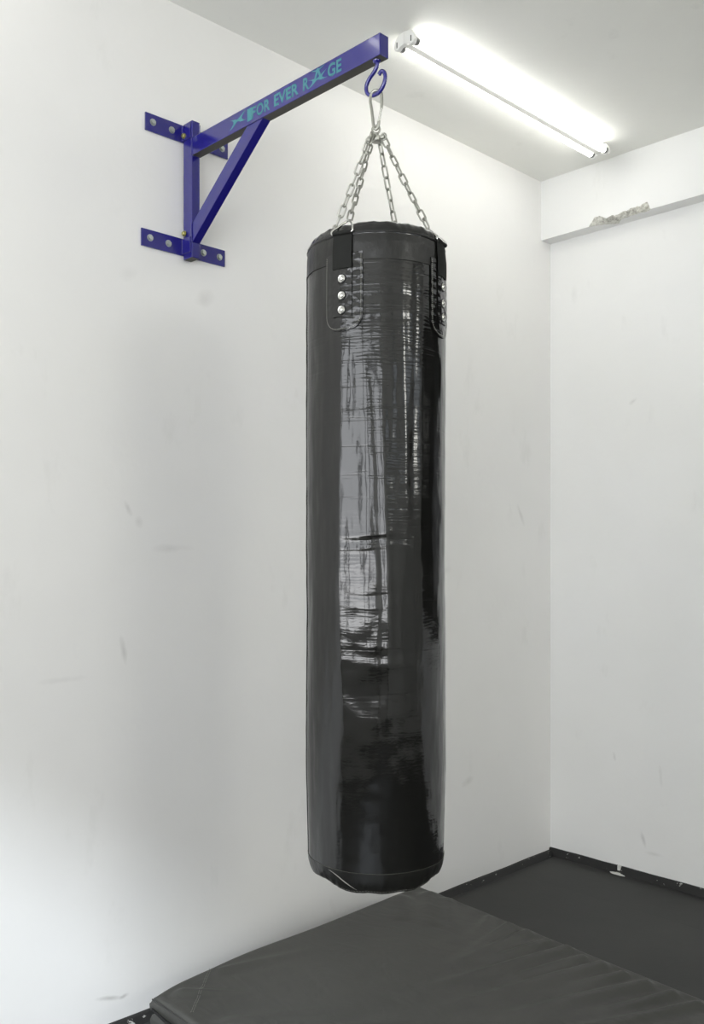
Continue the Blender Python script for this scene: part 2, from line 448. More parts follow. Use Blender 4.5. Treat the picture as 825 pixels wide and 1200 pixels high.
for ins, z0, am in ((-0.003, 0.172, 0.002), (-0.002, 0.158, 0.003), (0.004, 0.150, 0.003), (0.012, 0.146, 0.003), (0.004, 0.140, 0.003), (-0.001, 0.128, 0.004), (0.001, 0.10, 0.006), (0.000, 0.06, 0.005), (0.006, 0.055, 0.003), (-0.001, 0.048, 0.003), (0, 0.012, 0.002), (0.008, 0.0005, 0.0)):
    cur = ring(ins, z0, z0 * 50, am)
    for a in range(len(loop)):
        b = (a + 1) % len(loop); f = bm.faces.new((prev[b], prev[a], cur[a], cur[b]))
    prev = cur
bm.faces.new(prev)
obj('vinyl_cover', bm, M_vinyl, mat_root, 60)
# piping at the near edge of the top, a black strip for the shaded gap of the open fold, stitched seam across the corner
bm = bmesh.new()
pts = [mat_xy(0.006 + 0.99 * u / 60, 0) for u in range(0, 61)]
tube(bm, [(p.x - O.x, p.y - 0.001 - O.y, MAT_T - 0.013 - (0.008 if False else 0)) for i, p in enumerate(pts)], 0.0020, 6)
pts = [mat_xy(1, u / 40) for u in range(0, 41)]
tube(bm, [(p.x - O.x, p.y - O.y, MAT_T - 0.012) for p in pts], 0.0032, 6)
obj('piping', bm, mat('dark_piping', srgb(45, 45, 43), 0.5), mat_root, 60)
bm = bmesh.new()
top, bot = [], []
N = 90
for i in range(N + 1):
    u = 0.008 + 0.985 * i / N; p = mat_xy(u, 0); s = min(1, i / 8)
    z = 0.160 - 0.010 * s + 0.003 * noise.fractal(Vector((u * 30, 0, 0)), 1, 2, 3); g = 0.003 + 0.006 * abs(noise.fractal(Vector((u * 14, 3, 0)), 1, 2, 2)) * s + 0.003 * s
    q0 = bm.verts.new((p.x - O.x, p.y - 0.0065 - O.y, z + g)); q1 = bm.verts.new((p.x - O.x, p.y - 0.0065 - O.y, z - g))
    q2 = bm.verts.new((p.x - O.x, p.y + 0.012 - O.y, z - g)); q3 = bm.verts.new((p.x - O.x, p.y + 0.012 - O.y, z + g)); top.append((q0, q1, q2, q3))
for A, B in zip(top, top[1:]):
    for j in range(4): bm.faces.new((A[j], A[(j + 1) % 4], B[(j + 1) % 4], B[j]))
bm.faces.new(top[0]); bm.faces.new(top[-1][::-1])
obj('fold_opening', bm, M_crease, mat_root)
def mat_z(x, y): return MAT_T + wr(x, y) + 0.0035
bm = bmesh.new()
a = Vector((-2.247, 1.600)); b = Vector((-2.055, 1.400))
for i in range(64):
    if i % 4 == 3: continue
    for off in (0, 0.004):
        p = a.lerp(b, (i + 0.1) / 64); q = a.lerp(b, (i + 0.9) / 64); 
        tube(bm, [(p.x + off - O.x, p.y + off - O.y, mat_z(p.x, p.y) - (0.008 if i < 2 or i > 61 else 0)), (q.x + off - O.x, q.y + off - O.y, mat_z(q.x, q.y) - (0.008 if i < 2 or i > 61 else 0))], 0.0007, 5)
tag(obj('stitching', bm, M_thread, mat_root), 'light grey stitched seam')

# ------------------------------------------------------------------ blue wall bracket
BLUE = srgb(34, 30, 150)
M_blue = mat('blue_enamel', srgb(24, 20, 116), 0.16, 0, coat=0.8, spec=0.6); k = NT(M_blue)
k.l(k.bump(k.noise(45, 3), 0.05, 0.002), k.b.inputs['Normal'])
M_zinc = mat('zinc_bolt', srgb(190, 195, 190), 0.32, 0.9); M_brassy = mat('yellow_zinc_bolt', srgb(185, 180, 120), 0.35, 0.9)
M_print = mat('turquoise_print', srgb(66, 134, 142), 0.5)
M_under = mat('grey_brown_underside', srgb(62, 60, 54), 0.6)  # dark grey-brown for the downward faces of post and arm
AYC = 1.672; HW = 0.0150      # centre line and half width of the tubes
br_root = empty('wall_bracket', (XL, AYC, 2.36))
tag(br_root, 'blue steel wall bracket with diagonal brace holding the punching bag', 'wall bracket')
OB = br_root.location
def bo(name, bm, m, par=None, smooth=None, off=None):
    """bracket part given in world coordinates"""
    bmesh.ops.translate(bm, verts=bm.verts, vec=-OB)
    return obj(name, bm, m, par or br_root, smooth)
def hexbolt(p, d, m, r=0.0078, parent=None, name='bolt'):
    bm = bmesh.new(); M = frame_to(p, d)
    lathe(bm, [(0, 0), (r * 1.25, 0), (r * 1.25, 0.0015), (r * 0.98, 0.0016)], 20, M)
    b = bmesh.new(); vs = []
    for z, rr in ((0.0015, r), (0.0058, r), (0.0072, r * 0.86)):
        vs.append([b.verts.new((rr * math.cos(i * math.pi / 3 + 0.3), rr * math.sin(i * math.pi / 3 + 0.3), z)) for i in range(6)])
    for A, B in zip(vs, vs[1:]):
        for i in range(6): b.faces.new((A[i], A[(i + 1) % 6], B[(i + 1) % 6], B[i]))
    b.faces.new(vs[-1]); b.faces.new(vs[0][::-1]); b.transform(M); merge(bm, b)
    return bo(name, bm, m, parent)
PT = 0.006
for (y0, y1, z0, z1, bolts) in ((1.520, 1.832, 2.724, 2.779, (1.546, 1.614, 1.735, 1.807)), (1.506, 1.820, 2.366, 2.420, (1.536, 1.602, 1.734, 1.797))):
    bm = bmesh.new(); box(bm, XL, XL + PT, y0, y1, z0, z1, 0.0012, 2)
    pl = bo('wall_plate', bm, M_blue)
    for y in bolts: hexbolt((XL + PT, y, (z0 + z1) / 2 + (0.002 if y < 1.6 else 0)), (1, 0, 0), M_zinc, 0.0085, pl)
PX0, PX1 = XL + PT, XL + PT + 0.048
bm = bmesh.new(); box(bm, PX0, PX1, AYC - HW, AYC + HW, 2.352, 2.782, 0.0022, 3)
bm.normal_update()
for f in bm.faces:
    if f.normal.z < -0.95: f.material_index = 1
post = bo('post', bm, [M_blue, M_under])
for z0, z1 in ((2.727, 2.776), (2.369, 2.417)):
    for s in (-1, 1):
        bm = bmesh.new(); ys = sorted((AYC + s * (HW + 0.0005), AYC + s * (HW + 0.0045)))
        box(bm, PX0, PX1 - 0.004, ys[0], ys[1], z0, z1, 0.001, 2); bo('flange', bm, M_blue)
hexbolt((PX0 + 0.011, AYC - HW - 0.0045, 2.741), (0, -1, 0), M_brassy, 0.0072, post)
hexbolt((PX0 + 0.013, AYC - HW - 0.0045, 2.432), (0, -1, 0), M_brassy, 0.0072, post)
hexbolt((PX1 - 0.02, AYC + HW + 0.0045, 2.415), (0, 1, 0), M_brassy, 0.0072, post)
AX0, AX1, AZ0, AZ1 = PX1, -1.603, 2.670, 2.726
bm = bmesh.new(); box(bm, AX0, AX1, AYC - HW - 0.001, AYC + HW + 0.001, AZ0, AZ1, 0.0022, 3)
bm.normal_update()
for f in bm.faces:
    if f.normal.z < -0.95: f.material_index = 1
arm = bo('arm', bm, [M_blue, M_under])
# brace
bm = bmesh.new()
Yb = HW - 0.0005
q = [(AX0 - 0.001, 2.398), (-2.068, AZ0 + 0.001), (-2.142, AZ0 + 0.001), (AX0 - 0.001, 2.463)]
q = [(AX0, 2.398), (-2.070, AZ0), (-2.145, AZ0), (AX0, 2.458)]
for s in (-1, 1):
    vs = [bm.verts.new((x, AYC + s * Yb, z)) for x, z in q]
    f = bm.faces.new(vs if s < 0 else vs[::-1])
bm.verts.ensure_lookup_table()
for i in range(4): bm.faces.new((bm.verts[i], bm.verts[(i + 1) % 4], bm.verts[4 + (i + 1) % 4], bm.verts[4 + i]))
bmesh.ops.recalc_face_normals(bm, faces=bm.faces); bmesh.ops.bevel(bm, geom=bm.edges[:], offset=0.0018, segments=2, profile=0.5, affect='EDGES')
bo('brace', bm, M_blue)
# weld beads
def weld(a, b, r=0.0022):
    bm = bmesh.new(); a = Vector(a); b = Vector(b); n = max(6, int((b - a).length / 0.003))
    P = [a.lerp(b, i / n) for i in range(n + 1)]
    tube(bm, P, [r * (0.7 + 0.5 * (i % 2) + 0.25 * random.random()) for i in range(n + 1)], 7)
    bo('weld_bead', bm, M_blue, None, 180)
yl = AYC - HW - 0.001
weld((PX0 + 0.001, yl - 0.004, 2.727), (PX0 + 0.001, yl - 0.004, 2.776))
weld((AX0, yl, 2.672), (AX0, yl, 2.724), 0.0028)
weld((PX0 + 0.001, yl - 0.004, 2.369), (PX0 + 0.001, yl - 0.004, 2.417))
weld((AX0, yl, 2.40), (AX0, yl, 2.458)); weld((-2.142, yl, AZ0), (-2.073, yl, AZ0), 0.0015); weld((AX0, AYC - 0.012, AZ0), (AX0, AYC + 0.012, AZ0))

# printed lettering and emblems on the arm's near face
YT = AYC - HW - 0.0014
def text_mesh(s, x0, x1, z0, z1, bold=0.02):
    cu = bpy.data.curves.new('t', 'FONT'); cu.body = s; cu.size = 1; cu.offset = bold; cu.resolution_u = 5; cu.extrude = 0.0
    o = bpy.data.objects.new('t', cu); COL.objects.link(o); bpy.context.view_layer.update()
    me = bpy.data.meshes.new_from_object(o.evaluated_get(bpy.context.evaluated_depsgraph_get()))
    bpy.data.objects.remove(o)
    xs_ = [v.co.x for v in me.vertices]; ys_ = [v.co.y for v in me.vertices]
    ax, bx, ay, by = min(xs_), max(xs_), min(ys_), max(ys_)
    b = bmesh.new(); b.from_mesh(me); bpy.data.meshes.remove(me)
    for v in b.verts:
        v.co = Vector((x0 + (v.co.x - ax) / (bx - ax) * (x1 - x0), YT, z0 + (v.co.y - ay) / (by - ay) * (z1 - z0)))
    r = bmesh.ops.extrude_face_region(b, geom=b.faces[:])
    bmesh.ops.translate(b, verts=[v for v in r['geom'] if isinstance(v, bmesh.types.BMVert)], vec=(0, 0.0006, 0))
    return b
TZ0, TZ1 = 2.681, 2.715
for word, segs in (('FOR', (('F', -2.120, -2.100), ('O', -2.097, -2.066), ('R', -2.062, -2.036))), ('EVER', (('EVER', -2.018, -1.913),)), ('R', (('R', -1.894, -1.870),)), ('GE', (('GE', -1.795, -1.742),))):
    bm = bmesh.new()
    for t_, xa, xb in segs:
        e_ = 0.0006 if t_ in ('O', 'GE') else 0
        merge(bm, text_mesh(t_, xa, xb, TZ0 - e_, TZ1 + e_, 0.026))
    if word == 'FOR': box(bm, -2.140, -2.1195, YT, YT + 0.0006, TZ0 - 0.001, TZ1 + 0.001)
    tag(bo('lettering', bm, M_print, arm), 'turquoise printed letters ' + word)
def poly(bm, pts, x0, x1, z0, z1):
    vs = [bm.verts.new((x0 + a * (x1 - x0), YT, z0 + b * (z1 - z0))) for a, b in pts]
    f = bm.faces.new(vs); r = bmesh.ops.extrude_face_region(bm, geom=[f])
    bmesh.ops.translate(bm, verts=[v for v in r['geom'] if isinstance(v, bmesh.types.BMVert)], vec=(0, 0.0006, 0))
# the swooping cross mark: two curved wings meeting in the middle
XM = [(0.0, 0.80), (0.16, 0.72), (0.34, 0.66), (0.47, 0.58), (0.60, 0.66), (0.74, 0.80), (0.96, 1.0), (0.86, 0.82), (0.75, 0.62), (0.74, 0.50), (0.84, 0.34), (1.0, 0.24),
      (0.82, 0.25), (0.66, 0.30), (0.54, 0.42), (0.44, 0.42), (0.34, 0.28), (0.18, 0.10), (0.0, 0.0), (0.13, 0.18), (0.24, 0.38), (0.25, 0.55), (0.14, 0.70)]
bm = bmesh.new(); poly(bm, XM, -2.226, -2.146, 2.681, 2.719); bo('emblem', bm, M_print, arm)
bm = bmesh.new(); poly(bm, XM, -1.874, -1.797, 2.679, 2.708); YT -= 0.0003
poly(bm, [(0.0, 0.0), (0.22, 0.0), (0.5, 0.72), (0.78, 0.0), (1.0, 0.0), (0.62, 1.0), (0.38, 1.0)], -1.851, -1.817, 2.690, 2.720)
YT -= 0.0003
poly(bm, [(0, 1), (0.4, 0.55), (0.5, 0.62), (0.6, 0.55), (1, 1), (0.62, 0.80), (0.5, 0.95), (0.38, 0.8)], -1.862, -1.806, 2.705, 2.722)
bo('emblem', bm, M_print, arm)

# hook under the arm's end
HXC = -1.632
HK = [(-1.6300, 2.672), (-1.6278, 2.660), (-1.636, 2.647), (-1.6550, 2.634), (-1.6665, 2.619), (-1.6650, 2.603), (-1.6530, 2.5905), (-1.636, 2.586), (-1.6190, 2.5885), (-1.6060, 2.6000), (-1.6000, 2.616), (-1.6030, 2.630), (-1.6130, 2.6370), (-1.6215, 2.6320)]
bm = bmesh.new(); P = smooth_path([(x, AYC, z) for x, z in HK], 8)
tube(bm, P, 0.0053, 14)
lathe(bm, [(0, 0), (0.011, 0), (0.010, -0.004), (0.0055, -0.007)], 18, Matrix.Translation((-1.630, AYC, AZ0)))
bo('hook', bm, M_blue, None, 60)
lo = bmesh.new(); lathe(lo, [(0.0046, -0.0005), (0.0046, 0.0015), (0, 0.002)], 14, frame_to(P[-1], P[-1] - P[-2])); bo('hook_tip', lo, M_zinc, None)

# ------------------------------------------------------------------ punching bag
BX, BYC = -1.632, 1.674
CV = Vector((-BX, -BYC, 0)).normalized()               # from the bag towards the middle of the room
RV = Vector((-CV.y, CV.x, 0))                          # to its right seen from there
RB0 = 0.1735; ZT, ZB = 2.185, 0.636
M_bag = mat('black_pvc_leather', srgb(20, 20, 18), 0.15, spec=0.60); k = NT(M_bag)
k.l(k.ramp(k.noise(3, 4), [(0.3, srgb(12, 12, 11)), (0.7, srgb(17, 17, 15))]), k.b.inputs['Base Color'])
# woven backing telegraphing through: fine horizontal and vertical creases
wv = k.n('ShaderNodeTexNoise'); k.l(k.coord(scale=(3, 3, 75)), wv.inputs['Vector']); wv.inputs['Scale'].default_value = 1.0; wv.inputs['Detail'].default_value = 3; wv.inputs['Roughness'].default_value = 0.6
hl = k.ramp(wv.outputs['Fac'], [(0.30, (0, 0, 0)), (0.40, (1, 1, 1))])
sepz = k.n('ShaderNodeSeparateXYZ'); k.l(k.co.outputs['Object'], sepz.inputs[0])
mid = k.ramp(k.math('DIVIDE', sepz.outputs['Z'], 1.55), [(0.22, (0.12, 0.12, 0.12)), (0.50, (0.6, 0.6, 0.6)), (0.72, (1, 1, 1)), (0.93, (0.8, 0.8, 0.8))])
nb = k.bump(k.noise(11, 3, k.coord(scale=(1.5, 1.5, 0.35)), 0.5), 0.22, 0.012)
nb2 = k.n('ShaderNodeBump'); nb2.inputs['Distance'].default_value = 0.0018; k.l(k.math('MULTIPLY', mid, 0.22), nb2.inputs['Strength']); k.l(hl, nb2.inputs['Height']); k.l(nb, nb2.inputs['Normal'])
wz = k.n('ShaderNodeTexWave', wave_type='BANDS', bands_direction='Z'); wz.inputs['Scale'].default_value = 34; wz.inputs['Distortion'].default_value = 14; wz.inputs['Detail'].default_value = 3; wz.inputs['Detail Scale'].default_value = 0.8
k.l(k.coord(scale=(0.25, 0.25, 1)), wz.inputs['Vector'])
nb4 = k.n('ShaderNodeBump'); nb4.inputs['Distance'].default_value = 0.0008; k.l(k.math('MULTIPLY', mid, 0.12), nb4.inputs['Strength']); k.l(wz.outputs['Fac'], nb4.inputs['Height']); k.l(nb2.outputs[0], nb4.inputs['Normal'])
nb3 = k.bump(k.noise(95, 3, k.coord(scale=(1, 1, 1.6))), 0.10, 0.002, nb4.outputs[0])
k.l(nb3, k.b.inputs['Normal'])
k.l(k.ramp(k.noise(4, 5, k.coord(scale=(1, 1, 0.6))), [(0.35, (0.10, 0.10, 0.10)), (0.7, (0.18, 0.18, 0.18))]), k.b.inputs['Roughness'])
M_cap = mat('black_pvc_panel', srgb(19, 19, 17), 0.33, spec=0.5); k = NT(M_cap)
k.l(k.bump(k.noise(26, 4, k.coord(scale=(1, 1, 0.8)), 0.6), 0.35, 0.006), k.b.inputs['Normal'])
M_web = mat('black_nylon_webbing', srgb(25, 26, 24), 0.8, spec=0.3); k = NT(M_web)
wt = k.n('ShaderNodeTexWave', wave_type='BANDS', bands_direction='Z'); wt.inputs['Scale'].default_value = 190; k.l(k.coord(), wt.inputs['Vector'])
k.l(k.bump(wt.outputs['Fac'], 0.3, 0.001), k.b.inputs['Normal'])
M_stitch = mat('grey_thread', srgb(120, 120, 112), 0.8)
M_stitch2 = mat('pale_grey_thread', srgb(165, 165, 156), 0.8)
M_chrome = mat('galvanised_steel', srgb(170, 170, 162), 0.30, 0.95)
M_steel = mat('bright_nickel', srgb(205, 205, 200), 0.22, 1.0)

bag = empty('punching_bag', (BX, BYC, ZB - 0.01))
tag(bag, 'tall black leather punching bag hanging from the blue wall bracket', 'punching bag')
OG = bag.location
def go(name, bm, m, par=None, smooth=None):
    bmesh.ops.translate(bm, verts=bm.verts, vec=-OG); return obj(name, bm, m, par or bag, smooth)
def dirv(th): return CV * math.cos(th) + RV * math.sin(th)
def gs(x, s): return math.exp(-(x / s) ** 2)
# vertical ridges on the shell: (angle deg, width deg, height mm, z low, z high, drift)
RID = [(-30, 4.0, 1.1, 1.0, 1.95, 1), (-20, 2.6, -0.7, 1.0, 1.98, 4), (-10, 3.2, 1.0, 1.05, 1.90, 6), (-2, 2.2, -0.7, 1.0, 1.85, 7), (5, 2.8, 0.9, 1.0, 1.85, 5),
       (14, 2.6, -0.6, 1.2, 2.05, 2), (22, 2.4, 0.9, 1.5, 2.08, 1), (31, 2.2, -0.8, 1.5, 2.1, 0), (38, 3, 0.7, 1.3, 2.1, 0), (-41, 4, -0.8, 0.75, 1.95, 0)]
def shell_r(th, z):
    d = math.degrees(th); r = RB0
    t = (z - ZB) / (ZT - ZB)
    r += 0.0018 * math.sin(math.pi * min(1, max(0, t)) ** 0.7) + 0.0012 * math.sin(5.2 * z + 2 * th + 1)
    r -= 0.0045 * max(0, 0.16 - t) / 0.16
    # the stuffing settles into broad flats on the side facing the room
    r += 0.0016 * math.cos(3 * (th - 0.35)) + 0.0006 * math.cos(5 * th + 1.1 * z)
    for a, wd, h, z0, z1, dr in RID:
        f = 1 / (1 + math.exp(-(z - z0) / 0.05)) / (1 + math.exp((z - z1) / 0.04))
        ac = a + dr * (1.9 - z) * 1.2 + 1.2 * math.sin(7 * z + a)
        r += h * 0.0014 * gs(d - ac, wd) * f
    # horizontal kicks/creases
    for zc, hw_, am, a0, aw in ((1.470, 0.007, 0.0010, -8, 22), (1.455, 0.006, -0.0010, -6, 20), (1.440, 0.006, 0.0012, -12, 18), (1.327, 0.004, -0.0005, -5, 26), (1.300, 0.005, 0.0004, -10, 26),
                               (1.19, 0.012, -0.0007, -10, 30), (1.165, 0.012, 0.0006, -6, 30), (1.22, 0.009, -0.0004, 0, 30), (2.03, 0.01, -0.0008, 8, 22), (1.99, 0.008, 0.0008, 12, 20)):
        r += am * gs(z - zc - 0.004 * math.sin(th * 6 + zc * 9), hw_) * gs(d - a0, aw)
    # dents low on the bag
    r -= 0.0030 * gs(d + 5, 16) * gs(z - 1.10, 0.05)
    P = Vector((math.cos(th) * 0.9, math.sin(th) * 0.9, z))
    r += 0.0013 * noise.fractal(P * 4.2, 1.0, 2.0, 3)
    r += 0.0007 * noise.noise(Vector((math.cos(th) * 5, math.sin(th) * 5, z * 26)))
    return r
def cyl_surface(th0, th1, z0, z1, nt, nz, fn, closed):
    bm = bmesh.new(); rows = []
    for j in range(nz + 1):
        z = z0 + (z1 - z0) * j / nz; row = []
        for i in range(nt if closed else nt + 1):
            th = th0 + (th1 - th0) * i / nt; p = dirv(th) * fn(th, z); row.append(bm.verts.new((BX + p.x, BYC + p.y, z)))
        rows.append(row)
    for A, B in zip(rows, rows[1:]):
        n = len(A)
        for i in range(n if closed else n - 1): bm.faces.new((A[i], A[(i + 1) % n], B[(i + 1) % n], B[i]))
    return bm, rows
ZS_T, ZS_B = 2.120, 0.668     # top and bottom seams
bm, rows = cyl_surface(-math.pi, math.pi, ZS_B, ZS_T, 300, 420, shell_r, True)
go('shell', bm, M_bag, None, 180)
# top band and crowned lid
def top_band(th, z):
    return shell_r(th, z) + 0.0012 - 0.0015 * max(0, z - 2.16) / 0.02 + 0.0010 * noise.fractal(Vector((math.cos(th) * 2, math.sin(th) * 2, z * 8)), 1, 2, 3)
bm, rows = cyl_surface(-math.pi, math.pi, ZS_T - 0.004, 2.180, 240, 16, top_band, True)
go('top_band', bm, M_cap, None, 180)
bm = bmesh.new(); rows = []
for j, (rf, z) in enumerate([(1.000, 2.176), (1.006, 2.181), (1.000, 2.187), (0.985, 2.193), (0.965, 2.199), (0.93, 2.206), (0.88, 2.211), (0.80, 2.214), (0.68, 2.215), (0.5, 2.215), (0.3, 2.215), (0.1, 2.215)]):
    row = []
    for i in range(240):
        th = -math.pi + 2 * math.pi * i / 240
        puck = 0.0030 * noise.fractal(Vector((math.cos(th) * 7, math.sin(th) * 7, rf * 8)), 1, 2, 4) * (1 if 2 <= j <= 8 else 0.15)
        p = dirv(th) * (top_band(th, 2.18) * rf + puck * 0.5); row.append(bm.verts.new((BX + p.x, BYC + p.y, z + puck)))
    rows.append(row)
for A, B in zip(rows, rows[1:]):
    for i in range(240): bm.faces.new((A[i], A[(i + 1) % 240], B[(i + 1) % 240], B[i]))
bm.faces.new(rows[-1])
go('lid', bm, M_bag, None, 180)
def ring_pts(z, off, fn, n=240, zf=lambda th: 0): 
    out = []
    for i in range(n):
        th = -math.pi + 2 * math.pi * i / n; p = dirv(th) * (fn(th, z) + off); out.append((BX + p.x, BYC + p.y, z + zf(th)))
    return out
bm = bmesh.new(); tube(bm, ring_pts(2.181, -0.001, top_band), 0.0030, 8, closed=True)
go('lid_piping', bm, mat('black_piping', srgb(16, 16, 15), 0.5), None, 180)
# bottom band: gathered, tucked under
def bot_r(th, s):    # s 0 at seam .. 1 at the rim
    d = math.degrees(th)
    g = 0.0028 * noise.fractal(Vector((math.cos(th) * 9, math.sin(th) * 9, s * 1.5)), 1, 2, 3) * s
    return shell_r(th, ZS_B) + 0.0012 - 0.004 * s - 0.010 * s * s * s + g - (0.006 * gs(d + 48, 9) + 0.006 * gs(d - 55, 12)) * s * s
bm = bmesh.new(); rows = []
def bot_z(th, s):
    d = math.degrees(th)
    return ZS_B + 0.003 - (0.049 + 0.004 * noise.noise(Vector((math.cos(th) * 4, math.sin(th) * 4, 3))) - 0.010 * gs(d + 60, 18) - 0.008 * gs(d - 70, 18)) * s
for j in range(13):
    s = j / 12; row = []
    for i in range(300):
        th = -math.pi + 2 * math.pi * i / 300; p = dirv(th) * bot_r(th, s); row.append(bm.verts.new((BX + p.x, BYC + p.y, bot_z(th, s))))
    rows.append(row)
for rf in (0.955, 0.90, 0.6, 0.2):
    row = []
    for i in range(300):
        th = -math.pi + 2 * math.pi * i / 300; p = dirv(th) * (bot_r(th, 1) * rf); row.append(bm.verts.new((BX + p.x, BYC + p.y, bot_z(th, 1) - 0.004 + 0.003 * (1 - rf))))
    rows.append(row)
for A, B in zip(rows, rows[1:]):
    for i in range(300): bm.faces.new((A[i], A[(i + 1) % 300], B[(i + 1) % 300], B[i]))
bm.faces.new(rows[-1])
go('bottom_band', bm, M_cap, None, 180)
def stitch_line(name, pts, r, closed, dash=2, gap=1, par=None, m=None):
    bm = bmesh.new(); n = len(pts); i = 0
    while i + dash < n + (1 if closed else 0):
        tube(bm, [pts[k_ % n] for k_ in range(i, i + dash + 1)], r, 4, cap=True); i += dash + gap
    return go(name, bm, m or M_stitch, par)
stitch_line('stitching', ring_pts(ZS_B + 0.0035, 0.0012, shell_r, 720), 0.0004, True, 2, 2)
stitch_line('stitching', ring_pts(ZS_T - 0.004, 0.0016, shell_r, 720), 0.00045, True, 2, 1, m=mat('dark_thread', srgb(48, 48, 45), 0.8))
pts = [(lambda p: (BX + p.x, BYC + p.y, bot_z(th, 0.93)))(dirv(th) * (bot_r(th, 0.93) + 0.0005)) for th in [-math.pi + 2 * math.pi * i / 720 for i in range(720)]]
stitch_line('stitching', pts, 0.0005, True, 3, 2, m=mat('pale_thread', srgb(120, 120, 114), 0.8))
# a raised pale crease in the gathered bottom
bm = bmesh.new(); cp = []
for i in range(20):
    t = i / 19; th = R(-43 + 26 * t); s = 0.12 + 0.72 * t ** 1.3; p = dirv(th) * (bot_r(th, s) + 0.0003); cp.append((BX + p.x, BYC + p.y, bot_z(th, s)))
tube(bm, cp, [0.0004 + 0.0012 * math.sin(math.pi * i / 19) for i in range(20)], 6)
go('crease', bm, mat('pale_crease', srgb(120, 120, 115), 0.5), None, 180)
# vertical seam on the bag's left flank
pts = []
for i in range(400):
    z = ZS_B + (ZS_T - ZS_B) * i / 399; th = R(-84); p = dirv(th) * (shell_r(th, z) + 0.0008); pts.append((BX + p.x, BYC + p.y, z))
bm = bmesh.new(); tube(bm, pts, 0.0012, 5); go('side_seam', bm, M_crease, None, 180)

# hanging straps
def patch(bm, thc, wid, z0, z1, off, round_bottom=0.0, nt=20, nz=30, thick=0.0022, wrinkle=0.0, inward=None, seed=0):
    """a sheet lying on the bag around angle thc (rad), arc width wid (m)"""
    rows = []
    half = wid / 2
    for j in range(nz + 1):
        z = z0 + (z1 - z0) * j / nz; hw_ = half
        if round_bottom and z < z0 + round_bottom:
            q = 1 - (z - z0) / round_bottom; hw_ = half - round_bottom * (1 - math.sqrt(max(0, 1 - q * q)))
        row = []
        for i in range(nt + 1):
            a = -hw_ + 2 * hw_ * i / nt; th = thc + a / RB0
            o_ = off + wrinkle * noise.fractal(Vector((a * 60 + seed, z * 75, seed)), 1, 2, 3) + (wrinkle * 0.9 * math.sin(z * 330 + seed) * max(0, abs(a) / half - 0.45))
            rr = shell_r(th, min(z, 2.16)) + o_
            if inward: rr -= inward(z)
            p = dirv(th) * rr; row.append(bm.verts.new((BX + p.x, BYC + p.y, z)))
        rows.append(row)
    faces = []
    for A, B in zip(rows, rows[1:]):
        for i in range(nt): faces.append(bm.faces.new((A[i], A[i + 1], B[i + 1], B[i])))
    r = bmesh.ops.extrude_face_region(bm, geom=faces)
    for v in r['geom']:
        if isinstance(v, bmesh.types.BMVert):
            d = Vector((BX, BYC, v.co.z)) - v.co; v.co += d.normalized() * thick
    return rows
STR = [-27.5, 63.5, 153, -117]
apex = []
